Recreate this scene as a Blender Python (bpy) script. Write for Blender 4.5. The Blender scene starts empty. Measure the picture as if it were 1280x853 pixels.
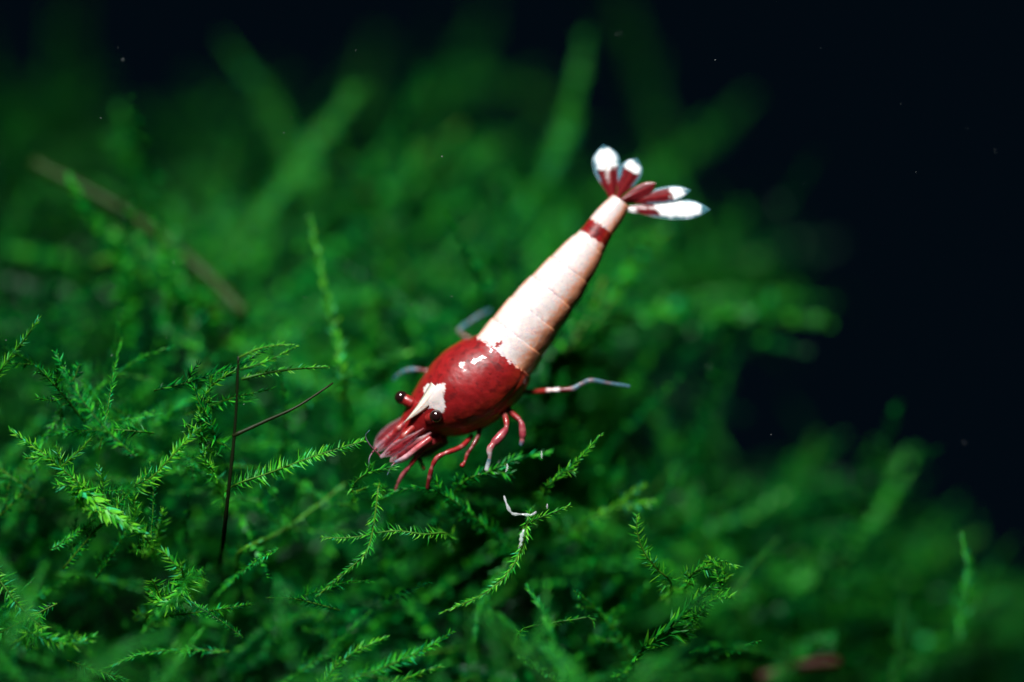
import bpy, math, random
import numpy as np
from mathutils import Vector, Matrix, noise
from mathutils.bvhtree import BVHTree

# ------------------------------------------------------------------ camera, light, exposure
S = 0.001                                   # everything below is laid out in millimetres
sc = bpy.context.scene
col = sc.collection
PITCH = math.radians(22)
DIST = 160.0                                # mm from the lens to the plane of focus
LENS, SENSOR = 100.0, 36.0
PW, PH = 1280.0, 853.0
FWD = np.array((0, math.cos(PITCH), -math.sin(PITCH)))
UP = np.array((0, math.sin(PITCH), math.cos(PITCH)))
RT = np.array((1.0, 0, 0))
CAMP = -FWD * DIST                          # the middle of the picture at the focus plane is the origin

cam_d = bpy.data.cameras.new('camera')
cam_d.lens = LENS; cam_d.sensor_width = SENSOR
cam_d.clip_start = 0.005; cam_d.clip_end = 20
cam_d.dof.use_dof = True
cam_d.dof.focus_distance = (DIST - 0.2) * S
cam_d.dof.aperture_fstop = 6.3
cam = bpy.data.objects.new('camera', cam_d)
cam.location = Vector(CAMP) * S
cam.rotation_euler = (math.pi / 2 - PITCH, 0, 0)
col.objects.link(cam); sc.camera = cam

w = bpy.data.worlds.new('World'); sc.world = w; w.use_nodes = True
w.node_tree.nodes['Background'].inputs[0].default_value = (0.0007, 0.0027, 0.0052, 1)
w.node_tree.nodes['Background'].inputs[1].default_value = 1.0

def lamp(name, loc, aim, sx, sy, watts, colour):
    l = bpy.data.lights.new(name, 'AREA'); l.shape = 'RECTANGLE'
    l.size = sx * S; l.size_y = sy * S; l.energy = watts; l.color = colour
    o = bpy.data.objects.new(name, l); col.objects.link(o)
    o.location = Vector(loc) * S
    o.rotation_euler = (Vector(aim) - Vector(loc)).to_track_quat('-Z', 'Y').to_euler()
    return o
al = lamp('aquarium_lamp', (-20, -40, 122), (-7, -7, -4), 28, 15, 0.048, (1.0, 0.985, 0.97))
al.data.spread = math.radians(52)

sc.render.engine = 'CYCLES'
sc.cycles.use_denoising = True
sc.cycles.max_bounces = 8
sc.cycles.transparent_max_bounces = 12
sc.view_settings.view_transform = 'Standard'; sc.view_settings.look = 'None'
sc.view_settings.exposure = 0.0; sc.view_settings.gamma = 1.0
sc.view_settings.use_curve_mapping = False

# ------------------------------------------------------------------ helpers
R = random.Random(7)
def P(px, py, d=0.0):
    """a pixel of the photograph and a depth behind the plane of focus (mm) -> point in mm"""
    k = SENSOR / LENS / PW * (DIST + d)
    return CAMP + FWD * (DIST + d) + RT * ((px - PW / 2) * k) + UP * (-(py - PH / 2) * k)
def PP(pts):
    return np.array([P(*p) for p in pts])
PXMM = PW / (SENSOR / LENS * DIST)          # pixels per mm at the focus plane

def catmull(pts, n):
    pts = np.asarray(pts, float)
    m = len(pts)
    if m == 2:
        t = np.linspace(0, 1, n)[:, None]; return pts[0] * (1 - t) + pts[1] * t
    seg = np.linalg.norm(np.diff(pts[:, :3], axis=0), axis=1); u = np.r_[0, np.cumsum(seg)]; u /= u[-1]
    out = []
    ext = np.vstack([2 * pts[0] - pts[1], pts, 2 * pts[-1] - pts[-2]])
    for t in np.linspace(0, 1, n):
        i = min(max(np.searchsorted(u, t, side='right') - 1, 0), m - 2)
        f = (t - u[i]) / max(u[i + 1] - u[i], 1e-9)
        a, b, c, e = ext[i], ext[i + 1], ext[i + 2], ext[i + 3]
        out.append(0.5 * ((2 * b) + (c - a) * f + (2 * a - 5 * b + 4 * c - e) * f * f + (3 * b - a - 3 * c + e) * f ** 3))
    return np.array(out)

def mesh_obj(name, verts, faces, mat, parent=None, cols=None, smooth=True, attr=None):
    me = bpy.data.meshes.new(name)
    me.from_pydata((np.asarray(verts) * S).tolist(), [], [tuple(int(i) for i in f) for f in faces])
    if cols is not None:
        ca = me.color_attributes.new('Col', 'FLOAT_COLOR', 'POINT')
        ca.data.foreach_set('color', np.asarray(cols, np.float32).ravel())
    if attr is not None:
        a = me.attributes.new('vary', 'FLOAT', 'POINT'); a.data.foreach_set('value', np.asarray(attr, np.float32))
    me.materials.append(mat)
    if smooth:
        me.polygons.foreach_set('use_smooth', [True] * len(me.polygons))
    me.update()
    o = bpy.data.objects.new(name, me); col.objects.link(o)
    if parent: 
        o.parent = parent
        o.matrix_parent_inverse = Matrix.Translation(-parent.location)
    return o
def tag(o, label=None, cat=None, group=None, kind=None):
    for k, v in (('label', label), ('category', cat), ('group', group), ('kind', kind)):
        if v: o[k] = v
    return o
def empty(name, loc):
    o = bpy.data.objects.new(name, None); o.location = Vector(loc) * S; o.empty_display_size = 0.002
    col.objects.link(o); return o

def frames(path):
    t = np.gradient(path, axis=0); t /= np.linalg.norm(t, axis=1)[:, None] + 1e-12
    n = np.cross(t[0], (0.31, 0.2, 0.92)); n /= np.linalg.norm(n)
    N = []
    for k in range(len(path)):
        n = n - t[k] * np.dot(n, t[k]); n /= np.linalg.norm(n) + 1e-12; N.append(n)
    N = np.array(N); return t, N, np.cross(t, N)

def tube_geo(path, rad, seg=8, flat=1.0, fdir=None):
    """a capped tube; flat squashes it along fdir"""
    path = np.asarray(path); t, N, B = frames(path)
    rad = np.broadcast_to(np.asarray(rad, float), (len(path),))
    V = []; F = []
    for k in range(len(path)):
        n, b = N[k], B[k]
        if fdir is not None:
            n = np.asarray(fdir) - t[k] * np.dot(fdir, t[k]); n /= np.linalg.norm(n); b = np.cross(t[k], n)
        for j in range(seg):
            a = 2 * math.pi * j / seg
            V.append(path[k] + rad[k] * (flat * math.cos(a) * n + math.sin(a) * b))
    for k in range(len(path) - 1):
        for j in range(seg):
            j2 = (j + 1) % seg
            F.append((k * seg + j, k * seg + j2, (k + 1) * seg + j2, (k + 1) * seg + j))
    c0 = len(V); V.append(path[0] - t[0] * rad[0] * .4); V.append(path[-1] + t[-1] * rad[-1] * .6)
    e = (len(path) - 1) * seg
    for j in range(seg):
        F.append((c0, (j + 1) % seg, j)); F.append((c0 + 1, e + j, e + (j + 1) % seg))
    return np.array(V), F

# ------------------------------------------------------------------ materials
def new_mat(name):
    m = bpy.data.materials.new(name); m.use_nodes = True
    return m, m.node_tree, m.node_tree.nodes['Principled BSDF']

def shell_mat(name, rough, coat, sss, bump, sssr=0.25, spec=0.5, trans=0.0):
    m, nt, b = new_mat(name)
    a = nt.nodes.new('ShaderNodeVertexColor'); a.layer_name = 'Col'
    tc = nt.nodes.new('ShaderNodeTexCoord')
    nz = nt.nodes.new('ShaderNodeTexNoise'); nz.inputs['Scale'].default_value = 2600; nz.inputs['Detail'].default_value = 5
    nt.links.new(tc.outputs['Object'], nz.inputs['Vector'])
    mr = nt.nodes.new('ShaderNodeMapRange'); mr.inputs[3].default_value = 0.8; mr.inputs[4].default_value = 1.15
    nt.links.new(nz.outputs[0], mr.inputs[0])
    mx = nt.nodes.new('ShaderNodeVectorMath'); mx.operation = 'SCALE'
    nt.links.new(a.outputs['Color'], mx.inputs[0]); nt.links.new(mr.outputs[0], mx.inputs['Scale'])
    nt.links.new(mx.outputs[0], b.inputs['Base Color'])
    nt.links.new(a.outputs['Alpha'], b.inputs['Alpha'])
    b.inputs['Roughness'].default_value = rough
    b.inputs['Coat Weight'].default_value = coat; b.inputs['Coat Roughness'].default_value = 0.07
    b.inputs['Specular IOR Level'].default_value = spec
    b.inputs['Subsurface Weight'].default_value = sss
    b.inputs['Subsurface Radius'].default_value = (1.0, 0.32, 0.2)
    b.inputs['Subsurface Scale'].default_value = sssr * S
    bp = nt.nodes.new('ShaderNodeBump'); bp.inputs['Strength'].default_value = bump; bp.inputs['Distance'].default_value = 0.00006
    nt.links.new(nz.outputs[0], bp.inputs['Height']); nt.links.new(bp.outputs[0], b.inputs['Normal'])
    return m
M_shell = shell_mat('shrimp_shell', 0.44, 0.28, 0.6, 0.4, sssr=.55, spec=.25)
M_limb = shell_mat('shrimp_limb', 0.36, 0.16, 0.15, 0.3, spec=.35)
M_eye, nt, b = new_mat('shrimp_eye')
b.inputs['Base Color'].default_value = (0.012, 0.004, 0.004, 1); b.inputs['Roughness'].default_value = 0.12
b.inputs['Coat Weight'].default_value = 0.6

def moss_mat(name, hue, dark=1.0):
    m, nt, b = new_mat(name)
    nt.nodes.remove(b)
    out = nt.nodes['Material Output']
    at = nt.nodes.new('ShaderNodeAttribute'); at.attribute_name = 'vary'
    oi = nt.nodes.new('ShaderNodeObjectInfo')
    ad = nt.nodes.new('ShaderNodeMath'); ad.operation = 'MULTIPLY_ADD'
    ad.inputs[1].default_value = 0.45
    nt.links.new(oi.outputs['Random'], ad.inputs[0]); nt.links.new(at.outputs['Fac'], ad.inputs[2])
    sb = nt.nodes.new('ShaderNodeMath'); sb.operation = 'SUBTRACT'; sb.inputs[1].default_value = 0.22
    nt.links.new(ad.outputs[0], sb.inputs[0])
    cr = nt.nodes.new('ShaderNodeValToRGB'); nt.links.new(sb.outputs[0], cr.inputs[0])
    el = cr.color_ramp.elements
    el[0].position = 0.0; el[0].color = (*hue[0], 1)
    el[1].position = 1.0; el[1].color = (*hue[-1], 1)
    for i, c in enumerate(hue[1:-1]):
        e = el.new((i + 1) / (len(hue) - 1)); e.color = (*c, 1)
    df = nt.nodes.new('ShaderNodeBsdfDiffuse'); tr = nt.nodes.new('ShaderNodeBsdfTranslucent')
    gl = nt.nodes.new('ShaderNodeBsdfGlossy'); gl.inputs['Roughness'].default_value = 0.4
    gl.inputs['Color'].default_value = (0.9, 1, 0.95, 1)
    nt.links.new(cr.outputs[0], df.inputs[0]); nt.links.new(cr.outputs[0], tr.inputs[0])
    m1 = nt.nodes.new('ShaderNodeMixShader'); m1.inputs[0].default_value = 0.5
    nt.links.new(df.outputs[0], m1.inputs[1]); nt.links.new(tr.outputs[0], m1.inputs[2])
    m2 = nt.nodes.new('ShaderNodeMixShader'); m2.inputs[0].default_value = 0.008
    nt.links.new(m1.outputs[0], m2.inputs[1]); nt.links.new(gl.outputs[0], m2.inputs[2])
    nt.links.new(m2.outputs[0], out.inputs[0])
    return m
GREENS = [(0.001, 0.060, 0.016), (0.001, 0.16, 0.026), (0.003, 0.27, 0.024), (0.07, 0.58, 0.018), (0.012, 0.46, 0.15)]
M_leaf = moss_mat('moss_leaf', GREENS)
M_new = moss_mat('young_moss_leaf', [(0.006, 0.12, 0.018), (0.012, 0.26, 0.022), (0.045, 0.43, 0.022), (0.18, 0.64, 0.03), (0.04, 0.52, 0.22)])
STEMG = [(0.01, 0.07, 0.01), (0.04, 0.17, 0.015), (0.12, 0.30, 0.02)]
M_stem = moss_mat('moss_stem', STEMG)
M_brown = moss_mat('brown_stem', [(0.005, 0.010, 0.003), (0.010, 0.018, 0.005), (0.025, 0.034, 0.01)])
M_olive = moss_mat('olive_stem', [(0.022, 0.065, 0.010), (0.04, 0.095, 0.015), (0.055, 0.12, 0.02)])
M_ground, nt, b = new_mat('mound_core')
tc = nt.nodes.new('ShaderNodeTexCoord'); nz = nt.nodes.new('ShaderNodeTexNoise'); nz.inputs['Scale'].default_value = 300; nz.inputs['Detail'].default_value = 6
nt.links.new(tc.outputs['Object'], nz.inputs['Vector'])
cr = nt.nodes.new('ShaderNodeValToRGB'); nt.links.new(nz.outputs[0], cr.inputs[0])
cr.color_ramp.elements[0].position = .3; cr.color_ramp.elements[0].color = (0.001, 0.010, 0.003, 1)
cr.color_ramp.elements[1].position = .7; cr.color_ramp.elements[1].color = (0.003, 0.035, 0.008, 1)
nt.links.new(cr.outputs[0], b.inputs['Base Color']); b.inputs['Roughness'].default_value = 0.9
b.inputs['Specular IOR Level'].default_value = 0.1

# ------------------------------------------------------------------ the moss mound
def fade(x, xs, ys): return np.interp(x, xs, ys)
def mound_depth(px, py):
    base = fade(py, [-300, -100, 100, 250, 400, 470, 560, 700, 853, 1100, 1400], [85, 68, 50, 34, 15, 8, 6, 5, 3, -4, -10])
    r = fade(px, [600, 760, 900, 1050, 1280, 1800], [0, 3.0, 11, 18, 24, 34])
    return base + r * fade(py, [100, 350, 850], [0.2, 0.75, 1.0])
# upper edge of the mound in the picture, as columns, and the dark bay on its right
TOPX = [-700, -100, 0, 60, 130, 180, 300, 460, 560, 650, 720, 800, 880, 930, 985, 1050, 1065]
TOPY = [50, 50, 95, 100, 115, 135, 125, 115, 135, 185, 225, 225, 235, 260, 320, 380, 405]
LOWX = [790, 860, 900, 980, 1060, 1130, 1180, 1240, 1300, 2000]
LOWY = [545, 572, 582, 590, 585, 590, 640, 690, 700, 760]
def inside(px, py, m=0.0):
    """m > 0 asks for that many pixels of margin to the edge"""
    ok = False
    if px < 1065 and py > np.interp(px, TOPX, TOPY) + m: ok = True
    if px > 790 and py > 418 + (1050 - px) * 0.12 - m and py < np.interp(px, LOWX, LOWY) + m: ok = False
    if px > 1065: ok = py > np.interp(px, LOWX, LOWY) + m
    return ok
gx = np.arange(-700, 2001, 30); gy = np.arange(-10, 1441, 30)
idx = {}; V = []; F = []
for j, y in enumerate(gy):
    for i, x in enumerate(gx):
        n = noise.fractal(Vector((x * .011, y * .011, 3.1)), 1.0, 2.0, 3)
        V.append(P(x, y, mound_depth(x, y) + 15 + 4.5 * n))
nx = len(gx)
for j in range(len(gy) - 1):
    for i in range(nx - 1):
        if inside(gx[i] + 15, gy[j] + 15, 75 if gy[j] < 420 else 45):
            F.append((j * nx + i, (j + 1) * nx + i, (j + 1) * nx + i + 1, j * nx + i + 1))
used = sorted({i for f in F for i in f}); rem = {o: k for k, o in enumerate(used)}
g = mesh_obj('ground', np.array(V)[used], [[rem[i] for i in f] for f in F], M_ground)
tag(g, kind='structure')

def nz1(x, y): return noise.noise(Vector((x, y * 3.3, 7.7)))
def leaf_row(path, nrm, leaf_len, leaf_w, spacing, rng, sides=(1, -1), ang=55, taper=True, fine=True, curl=0.25, rank=2):
    """narrow pointed leaves along a stem; returns verts, faces, vary"""
    L = np.r_[0, np.cumsum(np.linalg.norm(np.diff(path, axis=0), axis=1))]
    tot = L[-1]; V = []; F = []; A = []
    t, N, B = frames(path)
    if fine: spacing, leaf_len, leaf_w = spacing * .52, leaf_len * 1.25, leaf_w * .74
    ph = rng.uniform(0, 50)
    s = spacing
    while s < tot * 0.995:
        k = np.interp(s, L, np.arange(len(L))); i = int(min(k, len(L) - 2)); f = k - i
        p = path[i] * (1 - f) + path[i + 1] * f; tt = t[i]
        nn = nrm - tt * np.dot(nrm, tt); nn /= np.linalg.norm(nn) + 1e-9
        sd = np.cross(tt, nn)
        sc_ = 1.0
        if taper: sc_ = min(1.0, 0.45 + 0.9 * (1 - s / tot) ** .7) * min(1, .55 + s / tot * 3)
        for side in sides:
            if rng.random() < 0.07 + .45 * max(0, nz1(ph + s * .9, side)): continue
            ll = leaf_len * sc_ * rng.uniform(.5, 1.25); ww = leaf_w * rng.uniform(.75, 1.2) * (.6 + .4 * sc_)
            a = math.radians(ang + rng.gauss(0, 15) - 25 * (s / tot) ** 3)
            out = side * sd
            roll = rng.gauss(0, .5) + (rng.choice((-.9, 0, .9)) if rank > 2 else 0)
            out = out * math.cos(roll) + nn * math.sin(roll)
            d = tt * math.cos(a) + out * math.sin(a)
            wv = np.cross(d, nn + .4 * sd * side); wv /= np.linalg.norm(wv) + 1e-9
            up = np.cross(wv, d)
            v0 = len(V); vary = min(1, max(0, rng.gauss(.42, .26)))
            c = curl * rng.uniform(-1.0, 1.8)
            if fine:
                V += [p, p + d * ll * .22 + wv * ww * .5, p + d * ll * .22 - wv * ww * .5 , p + d * ll * .25 + up * ww * .18,
                      p + d * ll * .6 + wv * ww * .36 + up * ll * c * .35 + tt * ll * .04, p + d * ll * .6 - wv * ww * .36 + up * ll * c * .35 + tt * ll * .04,
                      p + d * ll + up * ll * c + tt * ll * .15]
                F += [(v0, v0 + 1, v0 + 3), (v0, v0 + 3, v0 + 2), (v0 + 1, v0 + 4, v0 + 3), (v0 + 3, v0 + 5, v0 + 2), (v0 + 3, v0 + 4, v0 + 6), (v0 + 3, v0 + 6, v0 + 5)]
                A += [vary] * 6 + [min(1, vary + .15)]
            else:
                V += [p, p + d * ll * .4 + wv * ww * .5, p + d * ll + up * ll * c, p + d * ll * .4 - wv * ww * .5]
                F += [(v0, v0 + 1, v0 + 2, v0 + 3)]
                A += [vary] * 4
        s += spacing * rng.uniform(.75, 1.3)
    return V, F, A

def join(parts):
    V = []; F = []; A = []
    for v, f, a in parts:
        o = len(V); V.extend(v); F.extend([tuple(i + o for i in q) for q in f]); A.extend(a)
    return V, F, A

def frond_geo(path, rng, nrm, leaf_len=.55, leaf_w=.16, spacing=.17, stem_r=.07, sides=(1, -1), branches=0, fine=True, blen=2.6, bare=0.0, ang=55, rank=2, seg=5):
    """stem and foliage geometry of one moss frond along a path (mm)"""
    path = np.asarray(path)
    n = len(path)
    stems = []; leaves = []
    rad = stem_r * np.linspace(1, .45 if stem_r < .18 else .85, n) * np.array([1 + .22 * nz1(k * 1.3, stem_r * 40 + rng.random()) for k in range(n)])
    v, f = tube_geo(path, rad, seg); stems.append((list(v), f, [rng.uniform(.3, .7)] * len(v)))
    lp = path[int(n * bare):]
    leaves.append(leaf_row(lp, nrm, leaf_len, leaf_w, spacing, rng, sides, ang, True, fine, rank=rank))
    t, N, B = frames(path)
    for b in range(branches):
        k = int(n * (.12 + .75 * (b + rng.random() * .7) / max(1, branches)))
        k = min(max(k, 1), n - 2)
        nn = nrm - t[k] * np.dot(nrm, t[k]); nn /= np.linalg.norm(nn); sd = np.cross(t[k], nn) * (1 if b % 2 else -1)
        if len(sides) == 1: sd = np.cross(t[k], nn) * sides[0]
        d = t[k] * rng.uniform(.5, .9) + sd * rng.uniform(.6, .95) + nn * rng.gauss(0, .3); d /= np.linalg.norm(d)
        ln = blen * rng.uniform(.5, 1.15) * (1 - .45 * k / n)
        q = catmull([path[k], path[k] + d * ln * .5, path[k] + d * ln + t[k] * ln * .18 + nn * rng.gauss(0, .12) * ln], 7)
        v, f = tube_geo(q, stem_r * np.linspace(.7, .35, 7), 4); stems.append((list(v), f, [rng.uniform(.3, .8)] * len(v)))
        leaves.append(leaf_row(q, nrm, leaf_len * .8, leaf_w * .9, spacing, rng, (1, -1), ang, True, fine, rank=rank))
    return join(stems), join(leaves)

def build_frond(name, path, label, rng, stem_mat=None, group=None, leaves=True, cat='moss', leaf_mat=None, **kw):
    nrm = kw.pop('nrm', None)
    if nrm is None: nrm = -FWD + .5 * np.array([rng.gauss(0, .5), rng.gauss(0, .5), rng.gauss(0, .5)])
    st, lf = frond_geo(path, rng, nrm, **kw)
    root = empty(name, path[0]); tag(root, label, cat, group)
    mesh_obj('stem', st[0], st[1], stem_mat or M_stem, root, attr=st[2])
    if leaves and lf[0]:
        o = mesh_obj('foliage', lf[0], lf[1], leaf_mat or M_leaf, root, attr=lf[2], smooth=False); tag(o, kind='stuff')
    return root

# fronds that can be told apart: pixel path (x, y, depth mm) from base to tip
G = 'moss_frond'
def hero(label, pts, seed=0, n=None, root=True, mat=None, **kw):
    p = PP(pts)
    if root:                                            # the base runs back into the mound
        b = p[0] + FWD * 3.5 - np.array((0, 0, 1.6)) + (p[0] - p[1]) * .25
        p = np.vstack([b, p])
    ln = np.linalg.norm(np.diff(p, axis=0), axis=1).sum()
    path = catmull(p, n or max(8, int(ln / .35)))
    return build_frond(kw.pop('name', G), path, label, random.Random(seed + 100), stem_mat=mat, leaf_mat=M_new if seed < 36 else M_leaf, **kw)

BIG = dict(leaf_len=.62, leaf_w=.17, spacing=.19)
hero('bare dark brown moss stalk standing upright left of the shrimp', [(274, 716, 6), (279, 676, 1.2), (285, 620, -.6), (294, 530, -.9), (298, 446, -1)], 1, root=False, mat=M_brown, leaves=False, stem_r=.155, name='moss_stalk', seg=8)
hero('thin green moss tip bent over from the top of the dark stalk', [(299, 447, -1), (318, 438, -1), (342, 432, -1.1), (366, 431, -1)], 2, root=False, leaf_len=.32, leaf_w=.1, spacing=.15, stem_r=.075, ang=30)
hero('slender green moss shoot slanting up under the bent tip of the dark stalk', [(300, 462, -.9), (325, 455, -1), (348, 445, -1), (370, 433, -1)], 3, root=False, leaf_len=.35, leaf_w=.11, spacing=.17, stem_r=.06, ang=28)
hero('nearly level thin moss frond reaching right from the dark stalk', [(302, 474, -.8), (335, 466, -.5), (372, 461, 0), (412, 459, .5)], 4, root=False, leaf_len=.3, leaf_w=.12, spacing=.24, stem_r=.09, ang=50)
hero('dark leafless twig slanting up right from the dark stalk', [(291, 545, -.9), (335, 525, -.6), (372, 508, -.4), (416, 479, .4)], 5, root=False, mat=M_brown, leaves=False, stem_r=.12, name='moss_twig')
hero('bushy moss tuft with spiky upright leaf tips beside the dark stalk', [(252, 548, .4), (252, 510, 0), (264, 482, -.3), (294, 463, -.6)], 6, branches=5, blen=1.6, rank=3, ang=62, **BIG)
hero('curved moss tuft with blue green leaves under the bushy tuft', [(268, 545, .4), (262, 525, 0), (247, 500, -.3), (243, 482, -.3)], 61, branches=3, blen=1.3, rank=3, **BIG)
hero('feathery bright moss shoot with leaves combed to its upper side', [(150, 622, .6), (188, 598, 0), (212, 574, -.4), (248, 535, -.8)], 7, ang=62, stem_r=.09, **BIG)
hero('long moss frond with hanging leaves ending at the shrimp mouthparts', [(285, 612, .3), (340, 590, 0), (400, 568, 0), (456, 551, .2)], 8, ang=72, leaf_len=.6, leaf_w=.12, spacing=.2, sides=(1, -1))
hero('small dark star shaped moss sprig at the foot of the dark stalk', [(266, 588, .2), (256, 575, -.3), (254, 562, -.5)], 9, rank=3, ang=70, leaf_len=.7, leaf_w=.2, spacing=.2)
hero('thin upright moss sprig at the far left edge of the mound', [(-12, 486, 1), (12, 448, .3), (30, 425, 0), (49, 397, 0)], 10, leaf_len=.5, leaf_w=.11, spacing=.2, ang=40)
hero('dense moss frond with many whiskery branches at the left edge', [(182, 672, .5), (150, 640, -.3), (100, 605, -.5), (58, 570, -.3), (12, 538, .2)], 11, branches=9, blen=2.2, rank=3, ang=60, **BIG)
hero('short moss side shoot pointing up right from the whiskery frond', [(70, 588, -.3), (88, 574, -.5), (114, 548, -.7)], 12, root=False, leaf_len=.4, leaf_w=.12, spacing=.2, ang=35)
hero('bright yellow green moss stem with broad overlapping leaves', [(98, 612, -.4), (128, 634, -.8), (152, 650, -1), (181, 669, -1)], 13, leaf_len=.8, leaf_w=.4, spacing=.17, stem_r=.11, ang=40)
hero('compact fern like moss sprig with comb of shiny leaves low on the left', [(200, 752, .4), (236, 728, -.3), (222, 710, -.6), (203, 688, -.7)], 14, branches=5, blen=1.8, ang=66, leaf_len=.75, leaf_w=.2, spacing=.2, stem_r=.09)
hero('leafy moss sprig hanging below the fern like sprig', [(236, 722, .3), (222, 742, -.4), (206, 756, -.4), (186, 738, -.3)], 15, branches=3, blen=1.2, leaf_len=.7, leaf_w=.26, spacing=.22)
hero('moss frond with comb teeth sloping down at the lower left edge', [(-20, 700, .5), (4, 732, -.4), (28, 762, -.7), (56, 788, -.9)], 16, ang=80, leaf_len=.75, leaf_w=.15, spacing=.26, stem_r=.09)
hero('dense moss tip lying at the end of the comb toothed frond', [(30, 790, 0), (62, 800, -1.4), (92, 806, -1.8), (118, 796, -1.6)], 17, branches=3, blen=1.4, rank=3, leaf_len=.7, leaf_w=.25, spacing=.2)
hero('long thin moss frond drooping down left from under the shrimp head', [(474, 606, .6), (468, 650, 0), (458, 690, -.3), (428, 718, -.6), (396, 746, -.5)], 18, leaf_len=.42, leaf_w=.12, spacing=.17, ang=42, stem_r=.075)
hero('pale green moss tuft just below the shrimp mouthparts', [(440, 612, 1), (452, 596, 0), (470, 588, -.3), (500, 584, -.2)], 19, branches=3, blen=1.2, leaf_len=.5, leaf_w=.12, spacing=.19, rank=3)
hero('moss frond curving down left below the glassy fragments', [(662, 640, .6), (652, 685, 0), (632, 720, -.4), (600, 745, -.6), (552, 766, -.5)], 20, leaf_len=.42, leaf_w=.12, spacing=.17, ang=40, stem_r=.085)
hero('thin arched moss shoot with curled tip low in front of the mound', [(652, 788, .2), (682, 780, -.6), (716, 775, -.8), (738, 772, -.8), (742, 784, -.8)], 21, leaf_len=.36, leaf_w=.1, spacing=.18, ang=45)
hero('moss frond arching up right low on the mound under the drooping frond', [(398, 868, -.6), (418, 836, -1.2), (446, 814, -1.4), (482, 798, -1.2)], 22, leaf_len=.55, leaf_w=.15, spacing=.17, ang=48, branches=3, blen=1.0)
hero('small moss tip rising at the very bottom beside the low arching frond', [(470, 866, -.9), (500, 852, -1.3), (524, 842, -1.5), (552, 833, -1.4)], 23, leaf_len=.48, leaf_w=.15, spacing=.16, ang=40)
hero('upright feather of moss with comb leaves on one side, right of the shrimp', [(838, 728, .8), (822, 712, 0), (806, 692, -.4), (797, 668, -.6), (796, 644, -.6)], 24, sides=(1, -1), leaf_len=.62, leaf_w=.14, spacing=.17, ang=72, stem_r=.085, nrm=-FWD)
hero('bushy moss crown with pale spiky tips beside the upright feather', [(868, 772, .5), (896, 742, -.2), (906, 718, -.5), (886, 700, -.6)], 25, branches=7, blen=1.5, rank=3, ang=60, leaf_len=.6, leaf_w=.2, spacing=.17)
hero('spiky moss shoot pointing right out of the bushy crown', [(862, 722, .3), (880, 708, -.4), (902, 702, -.5), (922, 710, -.5)], 26, branches=4, blen=1.0, rank=3, ang=55, leaf_len=.55, leaf_w=.18, spacing=.18)
hero('broad leafy moss stem rising toward the bushy crown', [(800, 815, .6), (838, 786, 0), (868, 752, -.3), (896, 728, -.4)], 27, leaf_len=.8, leaf_w=.32, spacing=.2, ang=35, branches=2)
hero('short curved moss shoot touching the glassy fragments', [(650, 662, .4), (668, 650, -.2), (690, 642, -.3), (712, 632, -.2)], 28, root=False, leaf_len=.35, leaf_w=.1, spacing=.16, ang=35)
hero('moss sprig rising up right below the long striped leg', [(682, 612, 1.6), (700, 594, 1), (724, 574, .6), (752, 543, .4)], 29, leaf_len=.45, leaf_w=.13, spacing=.17, ang=42, branches=2, blen=1.)
hero('soft blurred moss shoot between the feather and the striped leg', [(730, 655, 4.5), (760, 640, 4.2), (785, 620, 4), (806, 606, 4)], 30, leaf_len=.5, leaf_w=.14, spacing=.2, branches=2)
hero('straight blurred moss blade crossing the mound below the dark stalk', [(300, 690, 2), (345, 668, 3), (392, 636, 3.5), (432, 604, 4)], 31, leaf_len=.3, leaf_w=.2, spacing=.2, ang=20, stem_r=.13)
hero('hairy pale moss fringe under the level drooping frond', [(560, 668, 1), (530, 668, .2), (490, 664, .2), (440, 672, .3), (400, 672, .3)], 32, leaf_len=.5, leaf_w=.08, spacing=.24, ang=70)
hero('thick blurred olive brown stalk slanting down right at the upper left', [(305, 392, 10), (240, 328, 11.5), (150, 262, 11.5), (42, 204, 12)], 33, mat=M_olive, leaves=False, stem_r=.42, name='moss_stalk', root=False, seg=10)
hero('tall blurred moss shoot standing behind the dark twig', [(428, 480, 4), (422, 430, 5), (404, 350, 5.5), (386, 268, 6)], 34, leaf_len=.5, leaf_w=.2, spacing=.17, stem_r=.11, ang=38, rank=3)
hero('blurred bright moss shoot running right toward the shrimp back leg', [(430, 474, 5), (460, 458, 6), (490, 448, 6.5), (520, 440, 7)], 35, leaf_len=.55, leaf_w=.25, spacing=.15, rank=3)
hero('moss shoot under the shrimp front feet arching to the left', [(640, 690, 4), (585, 640, 1.8), (545, 614, .9), (505, 612, 1), (478, 624, 1.4)], 36, branches=4, blen=1.5, leaf_len=.6, leaf_w=.18, spacing=.2, rank=3)
hero('moss shoot under the pink stubby legs rising to the right', [(545, 650, 4), (578, 604, 1.4), (610, 590, .9), (652, 572, 1.6), (690, 566, 2.4)], 37, branches=4, blen=1.5, leaf_len=.6, leaf_w=.18, spacing=.2, rank=3)
hero('soft moss shoot lying behind the shrimp front feet', [(480, 660, 5), (520, 635, 4), (565, 625, 4), (620, 628, 4.5)], 38, branches=5, blen=2, leaf_len=.7, leaf_w=.25, spacing=.2, rank=3)
hero('soft moss shoot curving behind the glassy fragments', [(740, 690, 6), (700, 660, 5), (650, 632, 5), (600, 650, 5)], 39, branches=5, blen=2, leaf_len=.7, leaf_w=.25, spacing=.2, rank=3)
hero('soft moss shoot in the shade under the striped leg', [(760, 600, 8), (720, 555, 6.5), (690, 530, 6), (660, 540, 6)], 40, branches=4, blen=2, leaf_len=.7, leaf_w=.25, spacing=.2, rank=3)
B = dict(leaf_len=.9, leaf_w=.5, spacing=.12, rank=3, fine=False, stem_r=.2)
BL = 'blurred moss fronds behind'
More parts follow.
